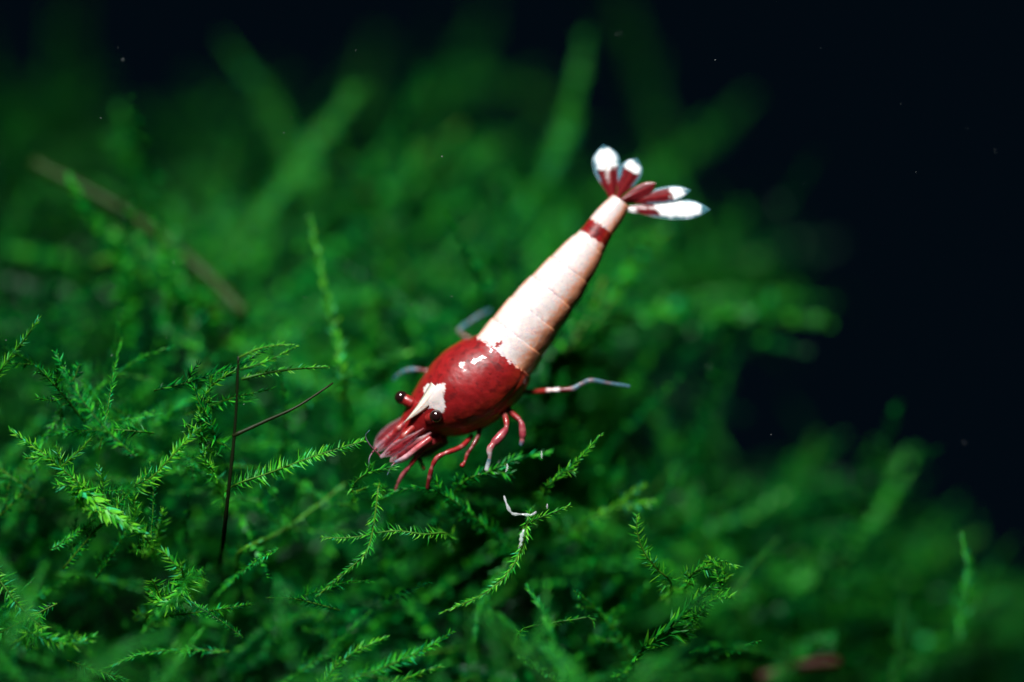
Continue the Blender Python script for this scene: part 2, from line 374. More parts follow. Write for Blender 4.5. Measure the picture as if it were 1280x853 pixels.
for k, (label, pts) in enumerate([
    ('blurred moss arm reaching far right into the dark water', [(760, 400, 12), (850, 388, 13), (940, 396, 14), (1035, 402, 15)]),
    ('blurred moss branch drooping above the far reaching arm', [(800, 330, 20), (880, 335, 24), (940, 345, 26), (1000, 368, 26)]),
    ('blurred teal moss branch standing right of the tail fan', [(900, 400, 24), (905, 350, 26), (915, 300, 27), (930, 262, 28)]),
    ('blurred moss column rising behind the tail from the abdomen', [(715, 470, 9), (745, 405, 10), (790, 335, 12), (835, 285, 14)]),
    ('blurred bright moss shoot hugging the abdomen lower side', [(690, 470, 7), (722, 420, 7.5), (742, 385, 8), (755, 350, 8)]),
    ('blurred moss branch with rounded tip above the tail fan', [(740, 262, 28), (800, 225, 30), (880, 180, 32), (936, 122, 33)]),
    ('blurred moss stem rising out of the top above the tail fan', [(835, 190, 38), (812, 120, 40), (790, 50, 41), (770, -30, 42)]),
    ('blurred moss column rising out of the top at the far left', [(108, 210, 42), (98, 130, 44), (94, 50, 45), (100, -40, 46)]),
    ('blurred moss shoot with bright tip in front of the dark gap', [(440, 275, 22), (510, 235, 23), (570, 210, 23), (628, 180, 23)]),
    ('blurred slanting moss shoot under the dark gap', [(420, 262, 20), (480, 225, 20), (530, 192, 20), (578, 158, 20)]),
    ('blurred moss arch along the upper edge of the mound', [(500, 150, 36), (590, 110, 38), (660, 115, 39), (715, 155, 40)]),
    ('blurred grey tipped moss shoot on the upper edge of the mound', [(440, 150, 38), (452, 110, 40), (462, 75, 41), (470, 45, 42)]),
    ('blurred dim moss shoot leaning over the dark gap at the top', [(560, 130, 40), (580, 85, 43), (600, 45, 45), (606, 8, 46)]),
    ('blurred moss shoot running below the olive brown stalk', [(270, 390, 10), (200, 355, 11), (150, 325, 12), (110, 332, 12)]),
    ('blurred moss shoot pressed along the olive brown stalk', [(250, 375, 10), (190, 320, 11), (140, 285, 12), (85, 255, 13)]),
    ('short blurred upright moss shoot left of the tall shoot', [(250, 480, 6), (245, 445, 7), (240, 415, 8), (236, 388, 8)]),
    ('blurred leafy moss shoot nodding beside the carapace', [(470, 420, 12), (500, 415, 12), (520, 425, 12), (520, 445, 12)]),
    ('blurred moss shoot on the right slope leaning into the dark water', [(1010, 650, 22), (1060, 620, 22), (1105, 592, 22), (1145, 570, 22)]),
    ('blurred moss shoot on the right slope standing upright', [(990, 660, 19), (1005, 615, 20), (1010, 580, 20), (1022, 545, 20)]),
    ('blurred moss shoot lying across the lower right slope', [(1080, 760, 18), (1130, 720, 19), (1180, 690, 20), (1225, 672, 20)]),
    ('blurred moss frond fanning out at the lower right corner', [(1130, 840, 14), (1180, 790, 15), (1230, 755, 16), (1290, 735, 16)]),
    ]):
    o = hero(label, pts, 200 + k, branches=3, blen=3.0, **B)
tag(hero('dull red brown leaf stalk lying blurred at the bottom right', [(950, 848, -9), (980, 838, -9), (1015, 830, -9), (1048, 828, -9)], 300, leaves=False, stem_r=.3, root=False, name='moss_stalk', seg=8,
     mat=moss_mat('red_brown_stem', [(.06, .02, .015), (.12, .045, .035), (.16, .06, .05)])))

# sampled fronds: prototypes along +Z, 6 to 9 mm long
def proto(seed, fine, branches):
    r = random.Random(seed); L = r.uniform(6.5, 11) if fine else r.uniform(10, 17)
    b = r.uniform(-1.0, 1.0); c = r.uniform(-.6, .6) if fine else r.uniform(-.3, .3)
    pts = [(0, 0, 0), (b * L * .1, c * L * .1, L * .33), (b * L * .3, c * L * .25, L * .66), (b * L * .62, c * L * .6, L * .95)]
    path = catmull(pts, 16 if fine else 9)
    return frond_geo(path, r, np.array((0, 1.0, 0)), leaf_len=r.uniform(.45, .75) * (1 if fine else 1.25), leaf_w=r.uniform(.13, .24) if fine else r.uniform(.3, .46), spacing=.19 if fine else .26, stem_r=.075, branches=branches, fine=fine, blen=2.4, rank=r.choice((2, 3, 3)), seg=4, ang=r.uniform(40, 62))

def seg_dist(px, py, a, b):
    a = np.array(a, float); b = np.array(b, float); p = np.array((px, py)); t = np.clip(np.dot(p - a, b - a) / np.dot(b - a, b - a), 0, 1)
    return np.linalg.norm(p - a - t * (b - a))
def near_shrimp(px, py):
    return min(seg_dist(px, py, (480, 570), (600, 460)) - 75, seg_dist(px, py, (600, 460), (770, 260)) - 62, seg_dist(px, py, (770, 260), (830, 230)) - 70,
               seg_dist(px, py, (640, 490), (790, 482)) - 26, seg_dist(px, py, (535, 600), (640, 560)) - 45)
def place(rng, x0, x1, y0, y1, dmin, dmax, length=9.0):
    while True:
        px = rng.uniform(x0, x1); py = rng.uniform(y0, y1)
        if not inside(px, py, 18): continue
        cl = noise.fractal(Vector((px * .0085 + 3, py * .0085, 1.7)), 1.0, 2.0, 2)
        if cl < rng.uniform(-.5, .5): continue
        d = mound_depth(px, py) + rng.uniform(dmin, dmax) - (5.0 if cl < 0 else 3.0) * cl
        ns = near_shrimp(px, py)
        if ns < 0: d = max(d, 8.5)
        elif ns < 90: d = max(d, 3.5)
        ang = rng.choice((-1, 1, 1)) * rng.gauss(62, 30) if rng.random() < .85 else rng.uniform(0, 360)
        a = math.radians(ang)
        fw = rng.gauss(.12, .28) if ns > 60 else -abs(rng.gauss(.1, .2))
        if length > 11: fw = min(fw, 0.0 if py < 520 else .12)
        dirv = RT * math.sin(a) + UP * math.cos(a) - FWD * fw
        L = length * PXMM * DIST / (DIST + d)
        # keep the tip out of the shrimp and out of the dark bay
        tx, ty = px + math.sin(a) * L, py - math.cos(a) * L
        if d < 9 and (near_shrimp(tx, ty) < 0 or near_shrimp((px + tx) / 2, (py + ty) / 2) < 0): continue
        if not inside(tx, ty, -8): 
            if rng.random() < .97: continue
        return px, py, d, dirv / np.linalg.norm(dirv)
def basis(dirv, rng):
    z = Vector(dirv); x = Vector((rng.gauss(0, 1), rng.gauss(0, 1), rng.gauss(0, 1))) + Vector(-FWD).cross(z) * 1.2
    x = (x - z * x.dot(z)).normalized(); y = z.cross(x)
    return Matrix((x, y, z)).transposed()

fine_p = [proto(500 + k, True, k % 4) for k in range(10)]
meshes = []
for st, lf in fine_p:
    a = mesh_obj('stem', st[0], st[1], M_stem, attr=st[2]); b2 = mesh_obj('foliage', lf[0], lf[1], M_leaf, attr=lf[2], smooth=False)
    meshes.append((a.data, b2.data)); bpy.data.objects.remove(a); bpy.data.objects.remove(b2)
def scatter(count, region, drange, label, group, seed, scl=(.75, 1.25)):
    rng = random.Random(seed)
    for k in range(count):
        s = rng.uniform(*scl)
        px, py, d, dv = place(rng, *region, *drange, 8 * s)
        root = empty('moss_frond', P(px, py, d)); tag(root, label, 'moss', group)
        root.rotation_euler = basis(dv, rng).to_euler(); root.scale = (s, s, s)
        sm, fm = rng.choice(meshes)
        o = bpy.data.objects.new('stem', sm); o.parent = root; col.objects.link(o)
        o = bpy.data.objects.new('foliage', fm); o.parent = root; o['kind'] = 'stuff'; col.objects.link(o)
for k, (n, reg, dr, label, group, scl) in enumerate([
    (16, (-60, 130, 440, 640), (-7, 0), 'small green moss frond in the mass around the whiskery left edge frond', 'moss fronds at the left edge', (.45, .85)),
    (22, (160, 460, 470, 640), (-7, 1), 'small green moss frond in the mass around the dark upright stalk', 'moss fronds around the dark stalk', (.45, .85)),
    (22, (-60, 300, 640, 870), (-6, 3), 'small green moss frond in the mass around the fern like sprig', 'moss fronds around the fern like sprig', (.45, .85)),
    (18, (300, 560, 630, 870), (-6, 4), 'small green moss frond in the mass around the long drooping frond', 'moss fronds around the drooping frond', (.45, .85)),
    (18, (560, 780, 640, 870), (-6, 5), 'small green moss frond in the mass around the glassy fragments', 'moss fronds around the glassy fragments', (.45, .85)),
    (16, (760, 960, 700, 870), (-6, 4), 'small green moss frond in the mass behind the upright feather', 'moss fronds behind the upright feather', (.45, .85)),
    (26, (-60, 360, 150, 440), (-2, 6), 'soft blurred moss frond around the olive brown stalk', 'blurred fronds around the olive stalk', (1., 1.7)),
    (24, (340, 720, 150, 420), (-2, 6), 'soft blurred moss frond in the mass behind the shrimp back', 'blurred fronds behind the shrimp back', (1., 1.7)),
    (18, (700, 1065, 170, 470), (-3, 6), 'soft blurred moss frond in the mass behind the tail fan', 'blurred fronds behind the tail', (.9, 1.4)),
    (30, (900, 1340, 560, 880), (-3, 6), 'soft blurred moss frond on the slope under the dark water', 'blurred fronds on the slope under dark water', (.9, 1.5)),
    ]):
    scatter(n, reg, dr, label, group, 10 + k, scl)
rng = random.Random(5)
for k in range(34):                                     # out of focus fronds that stand out toward the viewer, low on the mound
    x = rng.choice((rng.uniform(-40, 200), rng.uniform(240, 760), rng.uniform(560, 1250))); y = rng.uniform(790, 960); d = rng.uniform(-14, -5)
    if x > 860: y = rng.uniform(740, 960)
    a = math.radians(rng.gauss(0, 45)); dv = RT * math.sin(a) + UP * math.cos(a) * .8 + FWD * rng.uniform(.0, .6)
    root = empty('moss_frond', P(x, y, d)); tag(root, 'large blurred moss frond jutting forward low on the mound', 'moss', 'blurred fronds jutting forward')
    root.rotation_euler = basis(dv / np.linalg.norm(dv), rng).to_euler(); sc_ = rng.uniform(.5, .85); root.scale = (sc_,) * 3
    sm, fm = rng.choice(meshes)
    o = bpy.data.objects.new('stem', sm); o.parent = root; col.objects.link(o)
    o = bpy.data.objects.new('foliage', fm); o.parent = root; o['kind'] = 'stuff'; col.objects.link(o)

# the rest of the mass: one object
rng = random.Random(99)
cps = []
for k in range(14):
    st, lf = proto(700 + k, False, k % 2)
    v, f, a = join([lf, ])
    cps.append((np.array(v), np.array(f), np.array(a)))
VV = []; FF = []; AA = []; off = 0
jobs = [(330, (-60, 640, 430, 880), (2, 12)), (280, (400, 1000, 560, 880), (2, 12)), (150, (-60, 760, 60, 480), (-3, 14)), (120, (640, 1065, 150, 470), (-1, 12)), (200, (860, 1340, 545, 890), (-3, 12)),
        (260, (-650, 40, 60, 1000), (0, 12)), (240, (1240, 1950, 600, 1000), (0, 12)), (200, (-300, 1600, 850, 1350), (1, 12))]
for n, reg, dr in jobs:
    for k in range(n):
        px, py, d, dv = place(rng, *reg, *dr, 12)
        if d > -6: d = max(d, 6.5)                        # the fronds told apart one by one stand in front
        if py < 480: d = max(d, 9.0)
        v, f, a = rng.choice(cps); s = rng.uniform(.65, 1.1) * (1.15 if py < 400 else 1)
        m = np.array(basis(dv, rng)); VV.append((v * s) @ m.T + P(px, py, d)); FF.append(f + off); off += len(v)
        AA.append(np.clip(a + rng.gauss(-.10, .26), 0, 1))
VV = np.concatenate(VV) * S; FF = np.concatenate(FF); AA = np.concatenate(AA)
me = bpy.data.meshes.new('moss_mass')
me.vertices.add(len(VV)); me.vertices.foreach_set('co', VV.astype(np.float32).ravel())
me.loops.add(FF.size); me.loops.foreach_set('vertex_index', FF.astype(np.int32).ravel())
me.polygons.add(len(FF)); me.polygons.foreach_set('loop_start', np.arange(0, FF.size, 4, dtype=np.int32))
at = me.attributes.new('vary', 'FLOAT', 'POINT'); at.data.foreach_set('value', AA.astype(np.float32))
me.materials.append(M_leaf); me.update(calc_edges=True)
o = bpy.data.objects.new('moss_mass', me); col.objects.link(o)
tag(o, 'dense dark green aquarium moss filling the mound', 'moss', kind='stuff')

# ------------------------------------------------------------------ the shrimp
# stations of the body from head to tail: pixel x, y of the middle, depth mm, half width mm
ST = [(486, 563, 1.5, .14), (492, 558, 1.55, .34), (502, 549, 1.6, .58), (512, 540, 1.7, .84), (522, 531, 1.75, 1.12), (533, 521, 1.8, 1.45), (549, 510, 1.9, 1.92), (566, 499, 2.0, 2.28), (584, 486, 2.05, 2.46), (602, 472, 2.1, 2.42), (618, 459, 2.1, 2.22),
      (631, 443, 2.1, 1.90), (652, 415, 2.1, 1.78), (674, 386, 2.1, 1.66), (698, 357, 2.15, 1.48), (720, 328, 2.2, 1.25), (739, 303, 2.25, .98), (751, 285, 2.3, .84), (763, 269, 2.35, .76), (776, 252, 2.4, .58)]
stv = np.array([np.r_[P(a, b, c), h] for a, b, c, h in ST])
NR, NS = 460, 144
ax = catmull(stv, NR)
path, rad = ax[:, :3], ax[:, 3]
slen = np.r_[0, np.cumsum(np.linalg.norm(np.diff(path, axis=0), axis=1))]
def s_of(px, py):                            # axial position of the centre line nearest to a pixel
    k = [(np.linalg.norm(stpix[i] - (px, py)), i) for i in range(NR)]
    return slen[min(k)[1]]
def to_pix(p):
    q = p - CAMP; z = q @ FWD; f = LENS / SENSOR * PW
    return np.array((q @ RT / z * f + PW / 2, -(q @ UP) / z * f + PH / 2))
stpix = np.array([to_pix(p) for p in path])
T = np.gradient(path, axis=0); T /= np.linalg.norm(T, axis=1)[:, None]
TIP = math.radians(24)                       # the back is turned this far to the upper left
Dv = []; Lv = []
for k in range(NR):
    c = -FWD - T[k] * np.dot(-FWD, T[k]); c /= np.linalg.norm(c)
    q = np.cross(T[k], c)
    if np.dot(q, RT) > 0: q = -q             # upper left
    Dv.append(c * math.cos(TIP) + q * math.sin(TIP)); Lv.append(-q * math.cos(TIP) + c * math.sin(TIP))
Dv = np.array(Dv); Lv = np.array(Lv)
def smooth(v, a, b): 
    t = np.clip((v - a) / (b - a), 0, 1); return t * t * (3 - 2 * t)
S_CAR = s_of(629, 446)                       # rear edge of the carapace
EDGES = [s_of(*p) for p in [(647, 421), (668, 394), (690, 367), (712, 338), (735, 306)]]
S_TAIL = slen[-1]
S_EYE = s_of(530, 522); S_SPOT = s_of(583, 467); S_BAND = s_of(741, 300)
def nz(x, y, z, o=3): return noise.fractal(Vector((x, y, z)), 1.0, 2.0, o)
RED = np.array((0.19, 0.006, 0.007)); DRED = np.array((0.05, 0.004, 0.005)); ORG = np.array((0.42, 0.035, 0.008))
WHT = np.array((0.55, 0.485, 0.46)); PINK = np.array((0.80, 0.50, 0.42)); GREY = np.array((0.42, 0.40, 0.46)); PEACH = np.array((0.76, 0.30, 0.15))
V = []; C = []
bounds = [S_CAR] + EDGES + [S_TAIL + 9]
for k in range(NR):
    s = slen[k]
    # stepped overlap of the rings of the tail, and the overhang of the carapace
    step = 0.0
    if s > S_CAR:
        i = max(j for j in range(6) if s >= bounds[j])
        f = (s - bounds[i]) / (bounds[i + 1] - bounds[i])
        if i < 5: step = -.018 + .031 * smooth(f, 0, .85) - .006 * smooth(f, .9, 1)
        else: step = -.03 + .03 * smooth(f, 0, .3)
    else:
        step = .03 * smooth(s, S_CAR - 1.2, S_CAR - .1)
    for j in range(NS):
        th = 2 * math.pi * j / NS            # 0 is the back, +90 degrees the left flank in view
        ct, sn = math.cos(th), math.sin(th)
        a = rad[k] * (1 + step)
        b = a * (1.0 if ct > 0 else 1.02)
        if s > S_CAR and ct < 0: b *= .92
        # pleura: the lower side of each ring reaches down in a lobe
        e = 1.0
        if s > S_CAR and i < 5: e += .04 * math.exp(-((abs(th if th < math.pi else th - 2 * math.pi) - 1.75) / .4) ** 2) * math.sin(math.pi * min(1, f * 1.1))
        # back keel towards the rostrum
        if s < S_CAR:
            kf = (1 - smooth(s, S_EYE + .4, S_EYE + 3.2))
            tt = th if th < math.pi else th - 2 * math.pi
            e += .10 * kf * math.exp(-(tt / .22) ** 2)
            # crease above the gill cover edge and a hollow behind the eye
            e -= .016 * math.exp(-((abs(tt) - (1.25 + .28 * (1 - s / S_CAR))) / .05) ** 2) * smooth(s, 1.2, 2.5)
        p = path[k] + e * (a * sn * Lv[k] + b * ct * Dv[k])
        wob = .012 * nz(p[0] * 1.1, p[1] * 1.1, p[2] * 1.1)
        p = p + (a * wob) * (sn * Lv[k] + ct * Dv[k])
        V.append(p)
        # ---------------- colour
        tt = th if th < math.pi else th - 2 * math.pi
        lat = a * tt                         # arc distance from the back line
        n1 = nz(p[0] * 1.6, p[1] * 1.6, p[2] * 1.6, 4); n2 = nz(p[0] * 5 + 9, p[1] * 5, p[2] * 5, 4); n3 = nz(p[0] * 11, p[1] * 11 + 4, p[2] * 11, 3)
        low = smooth(abs(tt) + .12 * n2, .6, 1.8)
        red = RED * (1 + .25 * n1) * (1 - low) + ORG * (.85 + .3 * n2) * low
        nb = nz(p[0] * 2.3 + 5, p[1] * 2.3, p[2] * 2.3, 3)
        m = .7 * smooth(nb + .2 * n2, .0, .75) * (1 - .5 * low); red = red * (1 - m) + DRED * .5 * m
        red = red * (1 - .18 * smooth(n3 + n2 * .5, .3, .7)) * (1 + .25 * nb)
        # fine pale line along the gill cover
        ln = math.exp(-((abs(tt) - (1.25 + .28 * (1 - s / S_CAR))) / .035) ** 2) * smooth(s, 1.2, 2.5) * .45 * (.6 + .6 * n2)
        red = red * (1 - max(0, ln)) + np.array((.50, .10, .03)) * max(0, ln)
        wh = WHT * (1 + .05 * n1)
        m = smooth(n1 + .5 * n2, .2, .7) * .6; wh = wh * (1 - m) + PINK * m
        m = smooth(n3 + .5 * n2 + .3 * n1, .18, .5) * .7 * smooth(abs(tt - .5), 1.1, .3); wh = wh * (1 - m) + GREY * m
        if s > S_CAR and i < 5:
            m = math.exp(-(f / .05) ** 2) * .5 * (.6 + .8 * n1) + .4 * math.exp(-((f - .97) / .03) ** 2) * max(0, .4 + n2) + .22 * smooth(f, .35, 0) * smooth(n2 + .5, .2, .9); wh = wh * (1 - min(.8, m)) + np.array((.24, .15, .16)) * min(.8, m)
        m = smooth(abs(tt) + .2 * n2, .6, 1.25); wh = wh * (1 - m) + PEACH * m
        m = smooth(abs(tt) + .16 * n2 + .05 * n3, 1.5, 1.75); wh = wh * (1 - m) + RED * .8 * m
        jag = .16 * n2 + .10 * n3
        white = 0.0
        if s + jag > S_CAR: white = smooth(s + jag, S_CAR - .02, S_CAR + .06)
        band = smooth(s + .8 * jag, S_BAND - .04, S_BAND + .04) * (1 - smooth(s + .8 * jag, S_BAND + .80, S_BAND + .88)); white *= 1 - band
        # red fleck beside the front edge of the white
        white *= 1 - smooth(1 - math.hypot((s - S_CAR - .38) / .26, (lat - .15) / .2) + .6 * n2, .15, .35)
        # white arrow mark behind the rostrum and the round spot on the back
        f2 = (s - S_EYE - .2)
        wd = np.interp(f2, [-.5, -.2, .35, .62, .95, 1.2, 1.85], [.0, .2, .35, .95, .95, .42, .0]) * (1.2 if lat > 0 else .9)
        am = smooth(wd - abs(lat) + .16 * n2 + .08 * n3, -.02, .06) if wd > .01 else 0
        sp = smooth(1 - math.hypot((s - S_SPOT) / .22, (lat + .30) / .18) + .5 * n2, .02, .2)
        white = max(white, am * 1.0, sp)
        c = red * (1 - white) + wh * white
        C.append((*np.clip(c, .001, .95), 1))
F = []
for k in range(NR - 1):
    for j in range(NS):
        j2 = (j + 1) % NS
        F.append((k * NS + j, k * NS + j2, (k + 1) * NS + j2, (k + 1) * NS + j))
F.append(tuple(range(NS))[::-1]); F.append(tuple((NR - 1) * NS + j for j in range(NS)))
shrimp = empty('shrimp', P(560, 600, 3))
tag(shrimp, 'red and white banded dwarf shrimp perched head down on the moss', 'shrimp')
body = mesh_obj('body', V, F, M_shell, shrimp, cols=C)
bvh = BVHTree.FromPolygons([Vector(v) for v in V], F)
def on_body(px, py, lift=0.0):
    d = P(px, py, 0) - CAMP; d /= np.linalg.norm(d)
    h = bvh.ray_cast(Vector(CAMP), Vector(d))
    return np.array(h[0]) - d * lift if h[0] is not None else P(px, py, 1.5)

# rostrum: a keeled pointed blade over the eyes
base = on_body(547, 486, -.2); mid = on_body(525, 510, .02); tip = P(504.5, 529, float((mid - CAMP) @ FWD - DIST) + .15)
q = catmull([base, mid, tip], 26); k0 = int(NR * .12)
Vr = []; Fr = []; Cr = []
for i, p in enumerate(q):
    t = i / 25; wid = .60 * (1 - t) ** 1.1 + .012; h = .20 * (1 - t) ** .8 + .02
    for (l, d) in ((-1, -.35), (-.62, .18), (-.18, .55), (0, 1), (.18, .55), (.62, .18), (1, -.35), (0, -1)):
        Vr.append(p + Lv[k0] * wid * l + Dv[k0] * h * d)
        n = nz(*(Vr[-1] * 5)); cc = WHT * (1 - .12 * abs(n)) * np.array((1, .97, .9))
        if abs(l) > .9: cc = WHT * .8 * np.array((1, .75, .6))
        if d < -.9: cc = RED
        Cr.append((*cc, 1))
for i in range(25):
    for j in range(8):
        Fr.append((i * 8 + j, i * 8 + (j + 1) % 8, (i + 1) * 8 + (j + 1) % 8, (i + 1) * 8 + j))
Fr.append(tuple(range(8))[::-1]); Fr.append(tuple(25 * 8 + j for j in range(8)))
mesh_obj('rostrum', Vr, Fr, M_shell, shrimp, cols=Cr)

def limb(name, pts, cols_, seg=10, flat=1.0, n=60, parent=shrimp, fdir=None, mat=None, knobs=()):
    """pts: (px, py, depth, radius px); cols_: list of (t, rgb, alpha)"""
    a = np.array([np.r_[P(x, y, d), r / PXMM] for x, y, d, r in pts]); q = catmull(a, n)
    r = np.maximum(q[:, 3], .01)
    if name == 'leg':                        # waists at the joints
        sg = np.linalg.norm(np.diff(a[:, :3], axis=0), axis=1); u = np.r_[0, np.cumsum(sg)] / sg.sum()
        for x in u[2:-1:2]: r = r * (1 - .28 * np.exp(-((np.linspace(0, 1, n) - x) / .03) ** 2))
        r = r * .69
    v, f = tube_geo(q[:, :3], r, seg, flat, fdir)
    ts = [c[0] for c in cols_]; cc = []
    for k in range(len(v)):
        t = min(k // seg, n - 1) / (n - 1) if k < n * seg else (0 if k == n * seg else 1)
        e = np.array([np.interp(t, ts, [c[1][x] for c in cols_]) for x in range(3)] + [np.interp(t, ts, [c[2] for c in cols_])])
        m = nz(*(v[k] * 6)); e[:3] *= 1 + .45 * m
        if name == 'leg':
            jm = max(math.exp(-((t - x) / .022) ** 2) for x in u[1:-1]) * .5
            e[:3] = e[:3] * (1 - jm) + np.array((.34, .12, .11)) * jm
            e[3] *= .95 - .2 * max(0, m)
        cc.append(np.clip(e, 0, .95))
    return mesh_obj(name, v, f, mat or M_limb, parent, cols=cc)
red = (.20, .010, .010); dred = (.09, .006, .008); pk = (.22, .030, .042); clr = (.07, .16, .21); wht = (.8, .74, .72); org = (.33, .05, .02)
# walking legs
limb('leg', [(636, 488, 3.2, 4), (662, 490, 2.6, 4.5), (690, 488, 2.0, 5), (714, 486.5, 1.8, 5), (727, 480, 1.8, 5), (739, 475.5, 1.8, 4.2), (760, 479, 1.9, 3.6), (787, 483, 2.0, 2.6)],
     [(0, org, 1), (.33, red, 1), (.345, wht, 1), (.42, wht, 1), (.43, dred, 1), (.51, dred, 1), (.54, clr, .75), (.72, clr, .7), (1, (.07, .18, .24), .65)])['label'] = 'red leg with white band and clear bluish lower half'
limb('leg', [(622, 495, 2.6, 5), (637, 514, 1.6, 5.5), (650, 526, 1.1, 5), (653, 537, 1.0, 6.5), (653, 549, 1.0, 6.3), (651, 557, 1.0, 3.5)],
     [(0, red, 1), (.55, red, 1), (.66, pk, 1), (.9, pk, 1), (1, clr, .7)])
limb('leg', [(622, 505, 2.2, 5), (631, 520, 1.2, 5.5), (633, 534, .8, 5.5), (626, 545, .6, 8.5), (616, 556, .4, 8), (612, 563, .3, 6), (612, 572, .3, 4.5), (608, 588, .3, 4.2)],
     [(0, red, 1), (.35, red, 1), (.48, pk, 1), (.72, pk, 1), (.80, (.6, .5, .5), .6), (.88, clr, .45), (1, (.6, .62, .62), .6)])
limb('leg', [(602, 530, 1.8, 4), (597, 546, 1.2, 4), (590, 559, .9, 3.6), (584, 568, .8, 3.4), (581, 577, .7, 3), (577, 583, .6, 4.6)],
     [(0, red, 1), (.6, dred, 1), (1, red, 1)])
limb('leg', [(590, 545, 1.5, 4), (576, 559, .8, 4.6), (556, 567, .4, 4.8), (546, 573, .3, 4.6), (540, 584, .3, 4.4), (537, 596, .4, 4.4), (534, 611, .6, 3.6)],
     [(0, red, 1), (.5, red, 1), (.9, dred, 1), (1, dred, .9)])
limb('leg', [(540, 552, 1.2, 4), (522, 570, .8, 4.5), (512, 583, .8, 4.5), (503, 594, .9, 4.2), (497, 606, 1.1, 3.4), (493, 617, 1.3, 2.4)],
     [(0, red, 1), (.4, red, 1), (.55, pk, .8), (.75, (.3, .08, .09), .85), (1, pk, .5)])
limb('leg', [(538, 555, 1.6, 4), (524, 570, 1.4, 4), (527, 580, 1.4, 4.5), (530, 587, 1.4, 3)], [(0, red, 1), (.6, pk, .8), (1, red, .8)])
limb('leg', [(600, 432, 4.5, 4), (588, 425, 4.8, 4), (577, 418, 5, 4.4), (574, 413, 5, 4.6), (588, 402, 5.4, 4.6), (600, 394, 5.6, 4.2), (613, 388, 6, 3)],
     [(0, dred, 1), (.3, dred, 1), (.42, clr, .7), (1, (.06, .17, .23), .6)])['label'] = 'clear bluish leg tip folded up behind the carapace'
limb('leg', [(548, 462, 3.4, 4.5), (532, 464, 3.4, 4.4), (521, 462, 3.4, 4.6), (510, 463, 3.5, 4.6), (500, 467, 3.7, 4), (492, 475, 4, 3)],
     [(0, dred, 1), (.35, dred, 1), (.45, clr, .8), (1, (.06, .2, .24), .5)])['label'] = 'clear bluish leg reaching out behind the far eye'
# swimmerets under the abdomen, in its shade
for k, (x, y) in enumerate([(672, 462), (694, 428), (715, 396), (736, 362)]):
    limb('swimmeret', [(x - 20, y - 12, 3.2, 8), (x - 10, y - 7, 3.4, 8), (x - 3, y - 1, 3.6, 4)], [(0, org, 1), (1, (.40, .07, .03), .9)], flat=.5, n=12)

# eyes on stalks
def ball(c, r, mat, parent, name, squash=None):
    v = []; f = []
    nu, nv = 20, 14
    for i in range(nv + 1):
        for j in range(nu):
            a, b = math.pi * i / nv, 2 * math.pi * j / nu
            v.append(np.array(c) + r * np.array((math.sin(a) * math.cos(b), math.sin(a) * math.sin(b), math.cos(a))))
    for i in range(nv):
        for j in range(nu): f.append((i * nu + j, (i + 1) * nu + j, (i + 1) * nu + (j + 1) % nu, i * nu + (j + 1) % nu))
    return mesh_obj(name, v, f, mat, parent)
e1 = on_body(545, 521, .22); d1 = float((e1 - CAMP) @ FWD - DIST)
for (x, y, d, r, root) in ((545, 520.5, d1, 8.4, (536, 524, d1 + .5)), (501.5, 497, d1 + 1.15, 8.6, (516, 505, d1 + 1.0))):
    st = limb('eyestalk', [(*root, 7), ((x + root[0]) / 2, (y + root[1]) / 2, (d + root[2]) / 2, 7.4), (x, y, d, 6)], [(0, red, 1), (.7, red, 1), (1, dred, 1)], n=12)
    ball(P(x, y, d), r / PXMM, M_eye, st, 'eye')

# head appendages: peduncles, clear edged scales, short feelers
hd = d1 + .6
def plate(name, base, tipp, wid, thick, pattern, bend=.0, parent=shrimp, n=36, m=13, side=None, pointed=.5):
    """a thin leaf shaped plate; pattern(t, u) -> rgb, alpha with u from -1 to 1 across"""
    a, b = np.array(base), np.array(tipp); t = b - a; L = np.linalg.norm(t); t /= L
    sd = side if side is not None else np.cross(t, -FWD); sd = sd - t * np.dot(sd, t); sd /= np.linalg.norm(sd); nn = np.cross(sd, t)
    if np.dot(nn, -FWD) < 0: nn = -nn
    V = []; C = []; F = []
    for face in (1, -1):
        for i in range(n):
            f = i / (n - 1)
            w_ = wid * (.22 + .78 * smooth(f, 0, .62)) * math.sqrt(max(0, 1 - smooth(f, .62, 1.0) ** (2 * pointed + 1))) + .004
            for j in range(m):
                u = -1 + 2 * j / (m - 1)
                th = thick * (1 - u * u) ** .5 * (1 - .6 * f) + thick * .5 * math.exp(-(u / .16) ** 2) * (1 - f) * (face > 0)
                V.append(a + t * L * f + sd * w_ * u + nn * (face * th + bend * L * f * f - .12 * w_ * u * u))
                r_, al = pattern(f, u, V[-1]); C.append((*np.clip(r_, 0, .95), al))
    o = n * m
    for i in range(n - 1):
        for j in range(m - 1):
            q = (i * m + j, i * m + j + 1, (i + 1) * m + j + 1, (i + 1) * m + j)
            F.append(q); F.append(tuple(o + x for x in q[::-1]))
        for j in (0, m - 1):
            q = (i * m + j, (i + 1) * m + j, o + (i + 1) * m + j, o + i * m + j); F.append(q if j == 0 else q[::-1])
    return mesh_obj(name, V, F, M_limb, parent, cols=C)
def scale_pat(f, u, p):
    n = nz(*(p * 4)); n += .8 * math.sin(u * 9 + 2 * n); edge = smooth(abs(u) + .12 * n, .5, .95); c = np.array((.13, .006, .010)) * (1 + .5 * n) * (1 - edge) + np.array((.22, .09, .12)) * edge
    tipf = smooth(f + .1 * n, .82, 1.0); c = c * (1 - tipf) + np.array((.34, .22, .25)) * tipf
    return c, np.clip(.86 - .62 * max(edge, tipf) - .12 * n, .12, 1)
plate('antenna_scale', P(540, 541, hd + .1), P(487, 578, hd - .2), .50, .07, scale_pat)
plate('antenna_scale', P(530, 536, hd - .1), P(478, 572, hd - .25), .34, .05, scale_pat, pointed=.2)
